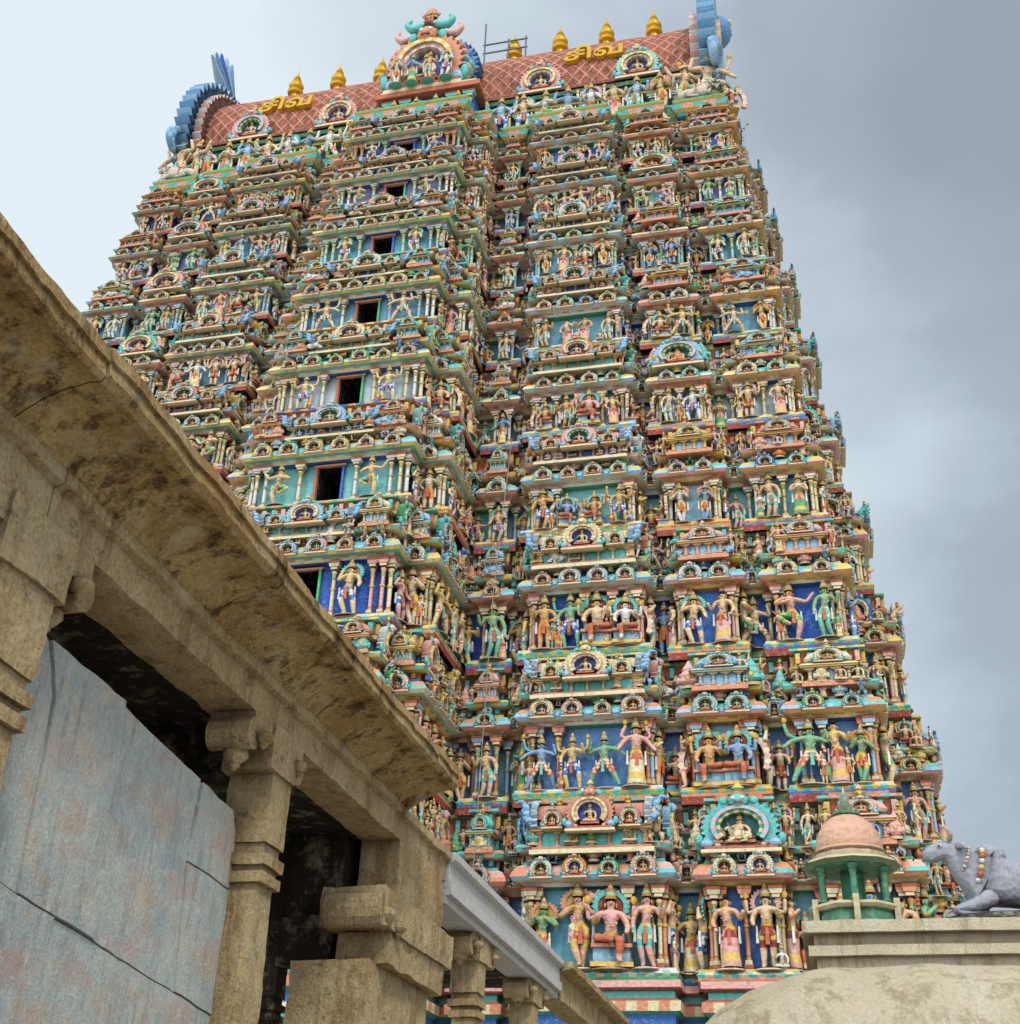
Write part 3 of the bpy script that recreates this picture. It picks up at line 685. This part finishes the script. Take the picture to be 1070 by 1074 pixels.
# great central arch
GX=-.35
inst(KUDm,'great_kudu_arch',GX,-5.2,49.2,0,(3.9,3.0,4.4),SAL)
ga=MB()
ga.arc(0,51.5,2.0,2.35,-45,225,34,2.0,.3,[COB,BL1],0,1,1.05,.3)
for w in range(40):
    a=math.radians(-38+256*w/39);ga.ell((2.0*math.cos(a),-.2+.2*(w%2),51.45+2.15*math.sin(a)),(.22,.3,.24),[SAL,TUR,CRE,PNK,LBL][w%5],0,7,5)
for s in(-1,1):
    for w in range(5):
        ga.ell((s*(1.9+.12*w),-.2,50.0+w*.22),(.3-.03*w,.4,.28),[TUR,PNK][w%2])
    vs,fs=skin([(s*.25,-.4,54.3),(s*.9,-.4,54.1),(s*1.3,-.4,54.6),(s*1.0,-.4,55.0)],[(0,1),(1,2),(2,3)],[.3,.26,.18,.06],(0,),1);ga.add(vs,fs,TUR,0,True)
    vs,fs=skin([(s*.7,-.4,53.6),(s*1.4,-.4,53.3),(s*1.8,-.4,53.8),(s*1.6,-.4,54.2)],[(0,1),(1,2),(2,3)],[.28,.24,.16,.06],(0,),1);ga.add(vs,fs,PNK,0,True)
ga.merge(FIG[5],TR(0,-.6,54.2,0,1.3));ga.merge(LEA,TR(0,-.3,55.0,0,(1.2,.8,.9)))
inst(ga.mesh('great_arch_crest',STU),'great_arch_crest',GX,-5.0,0,0,1,SAL)
for x in(-1.3,-.45,.45,1.3): inst(FIGM[rc(STAND)],'deity_figure',x+GX,-6.1,49.3,0,1.9,shirt())
for x in(5.4,10.3,-5.4,-10.3):
    inst(rc(KUDS),'kudu_arch',x,-4.1,49.2,0,(2.1,1.8,2.0),rc([MINT,PNK,CRE]))
fin=MB()
for k in range(9):
    pr_=[(.34,-.8),(.3,2.0),(.5,2.05),(.56,2.2),(.3,2.35),(.48,2.55),(.52,2.75),(.32,2.95),(.36,3.05),(.2,3.2),(.28,3.3),(.13,3.45),(.17,3.55),(.06,3.75),(.03,4.05),(.001,4.3)]
    fin.lathe([(r*.86,z_) for r,z_ in pr_],14,[GOLD],0,((k-4)*2.65+.2,0,55.35))
inst(fin.mesh('ridge_finials',GOLDM),'ridge_finials',0,0,0)
for x in(8.1,-8.6):
    cu=bpy.data.curves.new('gilded_letters','FONT');cu.body='\u0b9a\u0bbf\u0bb5';cu.size=1.55;cu.extrude=.12;cu.align_x='CENTER';cu.offset=.04
    cu.materials.append(GOLDM)
    o=bpy.data.objects.new('gilded_letters',cu);coll.objects.link(o);o.parent=tower
    o.matrix_basis=TR(x,-4.12,51.3+1.6,0,1,math.radians(78))
rod=MB()
for x,h in((1.2,5.0),(2.6,3.4),(3.6,3.4)): rod.lathe([(.05,0),(.05,h)],6,DRK,0,(x,-.4,55.2))
for zz in(57.7,58.4): rod.box((2.4,-.4,zz),(2.6,.07,.07),DRK)
inst(rod.mesh('lightning_rod',STEEL),'lightning_rod',0,0,0)
wd=MB()
def tuft(x,y,zz,s):
    for i in range(90):
        a=R()*6.28;e=R()*1.3;r=s*(.3+.7*R())
        p=Vector((x+r*math.cos(a)*math.cos(e),y+r*math.sin(a)*math.cos(e),zz+r*math.sin(e)))
        d=Vector((R()-.5,R()-.5,R()-.5)).normalized()*.09;u=Vector((R()-.5,R()-.5,R()-.5)).normalized()*.05
        wd.add([p-d,p+u,p+d,p-u],[(0,1,2,3)],GRN)
for zz,s in((44.6,.8),(38.2,.45),(30.1,.4),(22.5,.7),(24.3,.5),(16.3,.4)): tuft(wz(zz)+.4,-dz_(zz)+1.5,zz,s)
tuft(wz(44)-.2,-dz_(44)-.2,45.8,.5);tuft(8,-dz_(26)-.6,26,.4);tuft(4,-dz_(17)-.5,16.6,.4)
inst(wd.mesh('ledge_weeds',LEAF),'ledge_weeds',0,0,0)
cb=bpy.data.curves.new('hanging_cable','CURVE');cb.dimensions='3D';cb.bevel_depth=.014
sp=cb.splines.new('POLY');pts=[(5.9,-9.6,25),(5.8,-11.0,18),(5.9,-12.4,8)]
sp.points.add(2)
for i,p in enumerate(pts): sp.points[i].co=(p[0],p[1],p[2]+1.6,1)
cb.materials.append(ROPE);o=bpy.data.objects.new('hanging_cable',cb);coll.objects.link(o);o.parent=tower

# ---------------------------------------------------------------- foreground stone colonnade
colo=empty('stone_colonnade',(-5.2,11,-1.6))
def part(name,mb,mat,parent,loc):
    o=bpy.data.objects.new(name,mb.mesh(name,mat));coll.objects.link(o)
    o.parent=parent;o.matrix_parent_inverse=Matrix.Translation(-Vector(loc));return o
def rough(p,amp,f=2.2):
    v=Vector(p);n=noise.noise_vector(v*f)+noise.noise_vector(v*f*3.3)*.5
    return tuple(v+n*amp)
def extr(mb,prof,y0,y1,amp=.02,step=.12,closed=True,seed=0):
    P=[]
    n=len(prof)
    for i in range(n if closed else n-1):
        a=prof[i];b=prof[(i+1)%n];L=math.hypot(a[0]-b[0],a[1]-b[1]);m=max(1,int(L/step))
        for k in range(m): P.append((a[0]+(b[0]-a[0])*k/m,a[1]+(b[1]-a[1])*k/m))
    if not closed: P.append(prof[-1])
    ny=max(1,int((y1-y0)/step));q=len(P);V=[]
    for j in range(ny+1):
        y=y0+(y1-y0)*j/ny
        for x,z_ in P: V.append(rough((x,y,z_),amp))
    F=[]
    for j in range(ny):
        for i in range(q if closed else q-1):
            k=(i+1)%q;F.append((j*q+i,j*q+k,(j+1)*q+k,(j+1)*q+i))
    if closed:
        F.append(tuple(range(q)));F.append(tuple(ny*q+i for i in range(q)))
    mb.add(V,F,CRE)
cor=MB();y=1.0;rnd=random.Random(4)
while y<14.9:
    L=min(2.3+rnd.random()*.9,15.0-y)
    if L<.5: break
    d=rnd.uniform(-.015,.015);e=rnd.uniform(-.02,.02)
    extr(cor,[(-4.30+d,5.10+e),(-4.28+d,4.99+e),(-4.31+d,4.98+e),(-4.30+d,4.88+e),(-4.35,4.84),(-4.44,4.85),(-4.58,4.82),(-4.74,4.75),(-4.86,4.67),(-4.94,4.6),(-5.5,4.6),(-5.6,5.4),(-4.9,5.3)],y,y+L-.014,.024,.07)
    y+=L
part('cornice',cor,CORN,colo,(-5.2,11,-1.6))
bm=MB()
for y0,y1 in((1,6.6),(6.61,11.1),(11.11,15.2),(15.21,17.0)):
    extr(bm,[(-4.93,4.6),(-4.93,4.5),(-5.0,4.47),(-5.0,4.2),(-5.5,4.2),(-5.5,4.6)],y0,y1,.024,.07)
part('beam',bm,STONE,colo,(-5.2,11,-1.6))
pl=MB()
def hpost(x0,x1,y0,y1,z0,z1,amp=.015,step=.08):
    n=max(1,int((z1-z0)/step));ring=[]
    ax=max(1,int((x1-x0)/step));ay=max(1,int((y1-y0)/step))
    for i in range(ax): ring.append((x0+(x1-x0)*i/ax,y0))
    for i in range(ay): ring.append((x1,y0+(y1-y0)*i/ay))
    for i in range(ax): ring.append((x1-(x1-x0)*i/ax,y1))
    for i in range(ay): ring.append((x0,y1-(y1-y0)*i/ay))
    q=len(ring);V=[];F=[]
    for j in range(n+1):
        for a in ring: V.append(rough((a[0],a[1],z0+(z1-z0)*j/n),amp))
    for j in range(n):
        for i in range(q):
            k=(i+1)%q;F.append((j*q+i,j*q+k,(j+1)*q+k,(j+1)*q+i))
    F.append(tuple(range(q)));F.append(tuple(n*q+i for i in range(q)))
    pl.add(V,F,CRE)
def bud(x,y,z_,r):
    pl.lathe([(r*.55,r*1.1),(r*1.0,r*.75),(r*1.05,r*.35),(r*.8,0),(r*.45,-r*.3),(r*.5,-r*.45),(r*.15,-r*.8),(.001,-r*.9)],10,CRE,0,(x,y,z_))
def scroll(x0,x1,yy,sg,zc,r=.16):
    pts=[(yy-sg*.1+sg*(.06+.14*math.cos(t)),zc+r*math.sin(t)) for t in [math.radians(k*30) for k in range(12)]]
    V=[(x0,p[0],p[1]) for p in pts]+[(x1,p[0],p[1]) for p in pts]
    pl.add(V,[(i,(i+1)%12,12+(i+1)%12,12+i) for i in range(12)]+[tuple(range(12)),tuple(range(12,24))],CRE)
def capital(xc,yc,w,aL,aR,zt=4.2,h=.42,ext=0.0):
    hw=w/2
    hpost(xc-hw-.03,xc+hw+.03+ext,yc-aL*.45,yc+aR*.6,zt-h,zt,.025)
    hpost(xc-hw,xc+hw+ext*.8,yc-aL,yc+aR,zt-h*.45,zt-.002,.025)
    for yy,sg in((yc-aL,-1),(yc+aR,1)):
        scroll(xc-hw+.02,xc+hw-.01+ext*.7,yy,sg,zt-h*.5)
        bud(xc+.02+ext*.5,yy-sg*.12,zt-h-.02,.12)
        bud(xc+hw+.04+ext,yy-sg*.16,zt-h*.62,.09)
def pillar(xc,yc,w,d=None,z1=3.8):
    d=d or w
    x0,x1,y0,y1=xc-w/2,xc+w/2,yc-d/2,yc+d/2
    hpost(x0,x1,y0,y1,3.1,z1,.02);hpost(x0+.03,x1-.03,y0+.03,y1-.03,3.0,3.1,.01);hpost(x0-.02,x1+.02,y0-.02,y1+.02,2.9,3.0,.015)
    hpost(x0+.03,x1-.03,y0+.03,y1-.03,2.84,2.9,.01);hpost(x0-.01,x1+.01,y0-.01,y1+.01,2.74,2.84,.012)
    hpost(x0+.04,x1-.04,y0+.04,y1-.04,1.2,2.74,.02);hpost(x0,x1,y0,y1,-1.0,1.2);hpost(x0-.1,x1+.1,y0-.1,y1+.1,-1.62,-1.0)
pillar(-5.24,6.58,.5,.62,3.85);capital(-5.24,6.55,.5,.8,.72,4.2,.5)
pillar(-5.225,11.13,.45);capital(-5.225,11.1,.47,.78,.42)
# broad end pier with a deep two-stage bracket capital
hpost(-5.5,-4.99,14.9,16.9,3.4,4.2,.03)
hpost(-5.6,-4.82,14.0,16.95,2.98,3.42,.035)
hpost(-5.5,-4.86,14.35,16.7,2.62,2.98,.03)
scroll(-5.55,-4.84,14.0,-1,3.16,.2)
bud(-4.86,14.12,3.06,.13);bud(-4.8,14.5,3.0,.1)
hpost(-5.95,-5.0,14.1,16.5,-1.6,2.62,.025)
for yc in(19.6,23.6): pillar(-5.3,yc,.45);capital(-5.3,yc,.47,.7,.7,3.9,.35)
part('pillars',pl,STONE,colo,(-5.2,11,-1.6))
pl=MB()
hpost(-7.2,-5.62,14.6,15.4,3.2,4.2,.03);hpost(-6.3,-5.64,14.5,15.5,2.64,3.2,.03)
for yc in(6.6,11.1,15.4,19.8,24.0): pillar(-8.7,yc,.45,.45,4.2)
part('inner_pillars',pl,SHADE,colo,(-5.2,11,-1.6))  # darkened colour stands in for shade behind the outer pillars
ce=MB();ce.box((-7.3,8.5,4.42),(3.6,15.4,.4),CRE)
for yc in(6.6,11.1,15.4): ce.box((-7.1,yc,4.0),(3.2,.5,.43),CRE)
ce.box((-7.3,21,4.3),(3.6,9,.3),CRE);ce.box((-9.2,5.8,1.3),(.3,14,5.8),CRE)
part('ceiling_slabs',ce,SHADE,colo,(-5.2,11,-1.6))  # ceiling and back wall carry the painted-in interior shade
wb=MB();extr(wb,[(-4.86,4.6),(-4.86,4.5),(-4.95,4.45),(-4.95,4.2),(-4.9,4.18),(-4.9,4.02),(-4.98,4.0),(-4.98,3.9),(-5.45,3.9),(-5.45,4.6)],17.02,25.2,.006,.15)
part('whitewashed_beam',wb,GREYP,colo,(-5.2,11,-1.6))
yb2=MB();extr(yb2,[(-4.7,4.6),(-4.7,4.48),(-4.95,4.4),(-4.95,3.9),(-5.45,3.9),(-5.45,4.6)],25.22,33,.02,.2)
part('far_beam',yb2,STONE,colo,(-5.2,11,-1.6))
sw=MB()
def slabp(pts,dx=0):
    P=[]
    for i in range(len(pts)):
        a=pts[i];b=pts[(i+1)%len(pts)];L=math.hypot(a[0]-b[0],a[1]-b[1]);m=max(1,int(L/.1))
        for k in range(m):
            y_=a[0]+(b[0]-a[0])*k/m;z_=a[1]+(b[1]-a[1])*k/m
            v=noise.noise_vector(Vector((y_*5,z_*5,3)))*.016
            P.append((y_+v.x,z_+v.y))
    n=len(P)
    V=[(-5.33+dx,y_,z_) for y_,z_ in P]+[(-5.5,y_,z_) for y_,z_ in P]
    sw.add(V,[tuple(range(n))]+[(i,(i+1)%n,n+(i+1)%n,n+i) for i in range(n)],CRE)
slabp([(6.6,2.0),(7.68,1.90),(7.62,3.3),(7.4,3.68),(6.7,3.66)],0)
slabp([(7.70,1.90),(8.78,1.795),(8.58,3.63),(7.44,3.68),(7.64,3.3)],.018)
slabp([(8.80,1.795),(10.2,1.65),(10.05,2.72),(10.1,3.46),(8.60,3.60)],-.010)
slabp([(10.22,1.65),(10.95,1.58),(10.95,2.66),(10.07,2.71)],.004)
slabp([(10.07,2.725),(10.95,2.675),(10.95,3.15),(10.8,3.38),(10.12,3.44)],.010)
slabp([(6.6,.3),(8.2,.3),(8.2,1.84),(6.6,1.985)],.01)
slabp([(8.215,.3),(10.95,.3),(10.95,1.565),(8.215,1.83)],-.008)
slabp([(6.6,-1.6),(10.95,-1.6),(10.95,.285),(6.6,.285)],0)
part('slab_wall',sw,SLAB,colo,(-5.2,11,-1.6))
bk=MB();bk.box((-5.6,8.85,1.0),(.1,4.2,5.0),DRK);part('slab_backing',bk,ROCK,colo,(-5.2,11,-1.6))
gp=empty('green_post',(-6.3,12.9,-1.6));g=MB();g.lathe([(.07,-1.6),(.07,4.2)],10,GRN,0,(-6.3,12.9,0));part('post',g,STU,gp,(-6.3,12.9,-1.6))

# ---------------------------------------------------------------- terrace building on the right
terr=empty('terrace_building',(6,27,-1.6));tb=MB()
def tslab(x0,x1,y0,y1,z0,z1): 
    n=int((x1-x0)/.4)
    V=[];F=[]
    for i in range(n+1):
        x=x0+(x1-x0)*i/n
        for (yy,zz) in((y0,z0),(y0,z1),(y1,z1),(y1,z0)): V.append(rough((x,yy,zz),.014))
    for i in range(n):
        for k in range(4): F.append((i*4+k,i*4+(k+1)%4,(i+1)*4+(k+1)%4,(i+1)*4+k))
    F+=[(0,1,2,3),tuple(n*4+i for i in range(4))];tb.add(V,F,CRE)
tslab(.0,16,23.2,32,-1.6,4.25);tslab(-.12,16,23.05,32.1,4.25,4.42);tslab(-.02,16,23.15,32,4.42,4.62);tslab(-.2,16,22.95,32.2,4.62,4.82)
part('walls_and_cornice',tb,CREAMP,terr,(6,27,-1.6))
vw=empty('vaulted_parapet',(5,12.5,-1.6));vb=MB()
V=[];F=[];nx=90
pr=[(-1.35*math.cos(math.radians(t)),math.sin(math.radians(t))) for t in range(0,181,8)]
for i in range(nx+1):
    x=-1.3+i*.13
    e=min(1.0,(x+1.32)/1.7);hgt=(max(0.0,1-(1-e)**2.2))**.6
    V.append(rough((x,11.6,-1.6),.01))
    for p,h in pr: V.append(rough((x,13.0+p,1.05+h*(.15+1.06*hgt)),.045,1.6))
    V.append(rough((x,14.3,-1.6),.01))
q=len(pr)+2
for i in range(nx):
    for j in range(q-1): F.append((i*q+j,i*q+j+1,(i+1)*q+j+1,(i+1)*q+j))
F.append(tuple(range(q)))
vb.add(V,F,CRE,0,True);part('vault',vb,CREAMP,vw,(5,12.5,-1.6))

# ---------------------------------------------------------------- domed kiosk
kx,ky,kz=.78,24.2,4.82
ki=empty('domed_kiosk',(kx,ky,kz));m=MB()
KG=S(92,150,118);KC=S(214,200,160);KP=S(230,180,150)
m.lathe([(.86,0),(.86,.1),(.78,.12),(.74,.3),(.8,.34),(.86,.4),(.8,.46),(.001,.47)],8,[KC,KC,KG,KG,KC,KC,KG],0,(0,0,0),ph=math.pi/8,sm=False)
for k in range(6):
    a=math.pi/6+k*math.pi/3
    m.lathe([(.09,.46),(.1,.52),(.06,.56),(.055,1.0),(.075,1.04),(.06,1.08),(.1,1.16)],8,[KG],0,(.6*math.cos(a),.6*math.sin(a),0))
    m.box((.78*math.cos(a),.78*math.sin(a),.3),(.1,.1,.5),KC)
m.lathe([(.2,.46),(.2,1.16)],8,S(50,130,96),0,(0,0,0))
m.lathe([(.001,1.15),(.62,1.15),(.72,1.18),(.86,1.24),(.8,1.3),(.66,1.34),(.66,1.42),(.6,1.46)],12,[KG,KG,S(140,160,130),KC,KC,KC,KP],0,(0,0,0),sm=False)
m.lathe([(.58,1.45),(.64,1.5),(.58,1.56),(.585,1.65),(.55,1.85),(.44,2.05),(.27,2.2),(.14,2.26)],20,[KC,KP,KP,KP,KP,KP,KP],0,(0,0,0))
for k in range(14):
    a=k*2*math.pi/14;m.ell((.2*math.cos(a),.2*math.sin(a),2.26),(.07,.07,.05),KG)
m.lathe([(.2,2.26),(.12,2.34),(.16,2.44),(.07,2.52),(.1,2.6),(.03,2.7),(.001,2.86)],10,[KG,KC,KG,KC],0,(0,0,0))
o=bpy.data.objects.new('kiosk_body',m.mesh('kiosk_body',STU));coll.objects.link(o);o.parent=ki;o.scale=(1.06,1.06,.97)
bl=obj('bull_statue',BULm,None,TR(3.6,24.6,5.05,math.radians(8),(1.32,1.2,1.15)),S(172,174,184))
rk=empty('rock_plinth',(3.9,24.6,4.8));m=MB()
V=[];F=[]
nu,nv=40,6
for j in range(nv+1):
    for i in range(nu):
        a=2*math.pi*i/nu;r=1-.25*(j/nv)**2
        V.append(rough((3.75+2.0*r*math.cos(a),24.6+1.1*r*math.sin(a),4.78+.32*j/nv),.06,3))
for j in range(nv):
    for i in range(nu): F.append((j*nu+i,j*nu+(i+1)%nu,(j+1)*nu+(i+1)%nu,(j+1)*nu+i))
F.append(tuple(nv*nu+i for i in range(nu)));m.add(V,F,CRE);part('rock',m,ROCK,rk,(3.9,24.6,4.8))

# ---------------------------------------------------------------- ground
me=bpy.data.meshes.new('ground');s=600
me.from_pydata([(-s,-s,-1.6),(s,-s,-1.6),(s,s,-1.6),(-s,s,-1.6)],[],[(0,1,2,3)]);me.materials.append(ground_mat())
obj('ground',me)

# ---------------------------------------------------------------- world
w=bpy.data.worlds.new('World');scene.world=w;w.use_nodes=True;nt=w.node_tree;nt.nodes.clear();q=N(nt)
out=q.n('ShaderNodeOutputWorld');bg1=q.n('ShaderNodeBackground');bg2=q.n('ShaderNodeBackground');mx=q.n('ShaderNodeMixShader')
sky=q.n('ShaderNodeTexSky');sky.sky_type='NISHITA';sky.sun_disc=False
q.l(sky.outputs[0],bg1.inputs[0]);bg1.inputs[1].default_value=.12
tc=q.n('ShaderNodeTexCoord')
mp=q.n('ShaderNodeMapping');mp.inputs['Scale'].default_value=(1.0,1.0,1.6);mp.inputs['Location'].default_value=(.3,.1,.2);q.l(tc.outputs['Generated'],mp.inputs[0])
n1=q.noise(mp.outputs[0],2.1,7,.5);
sx=q.n('ShaderNodeSeparateXYZ');q.l(tc.outputs['Generated'],sx.inputs[0])
g=q.math('ADD',q.math('MULTIPLY',n1,.85),q.math('MULTIPLY',sx.outputs[0],-.40))
colr=q.ramp(g,[(.24,S(150,160,173)),(.36,S(164,175,187)),(.48,S(196,209,218)),(.62,S(222,233,239))])
q.l(colr,bg2.inputs[0])
st=q.math('ADD',1.16,q.math('MULTIPLY',q.math('MAXIMUM',q.math('MULTIPLY',sx.outputs[1],-1.0),0.0),1.7))
q.l(st,bg2.inputs[1])
mx.inputs[0].default_value=.9
q.l(bg1.outputs[0],mx.inputs[1]);q.l(bg2.outputs[0],mx.inputs[2]);q.l(mx.outputs[0],out.inputs[0])
sl=bpy.data.lights.new('sun','SUN');sl.energy=1.5;sl.angle=math.radians(10);sl.color=(1,.94,.84)
so=bpy.data.objects.new('sun',sl);coll.objects.link(so)
d=Vector((.5,-.75,.95)).normalized()
so.rotation_euler=d.to_track_quat('Z','Y').to_euler()
sky.sun_elevation=math.asin(d.z);sky.sun_rotation=math.atan2(d.x,d.y)

# ---------------------------------------------------------------- camera
cam=bpy.data.cameras.new('camera');co=bpy.data.objects.new('camera',cam);coll.objects.link(co)
cam.sensor_fit='HORIZONTAL';cam.sensor_width=36;cam.lens=36*1300/1070;cam.clip_end=3000;cam.clip_start=.05
a,p,r=math.radians(14),math.radians(30),math.radians(2)
F=Vector((-math.sin(a)*math.cos(p),math.cos(a)*math.cos(p),math.sin(p)))
R0=Vector((math.cos(a),math.sin(a),0));U0=R0.cross(F)
Rr=R0*math.cos(r)+U0*math.sin(r);U=-R0*math.sin(r)+U0*math.cos(r)
M=Matrix.Identity(4)
for i in range(3): M[i][0]=Rr[i];M[i][1]=U[i];M[i][2]=-F[i]
co.matrix_world=M
scene.camera=co
scene.view_settings.view_transform='Standard'
print('instances',cnt[0])
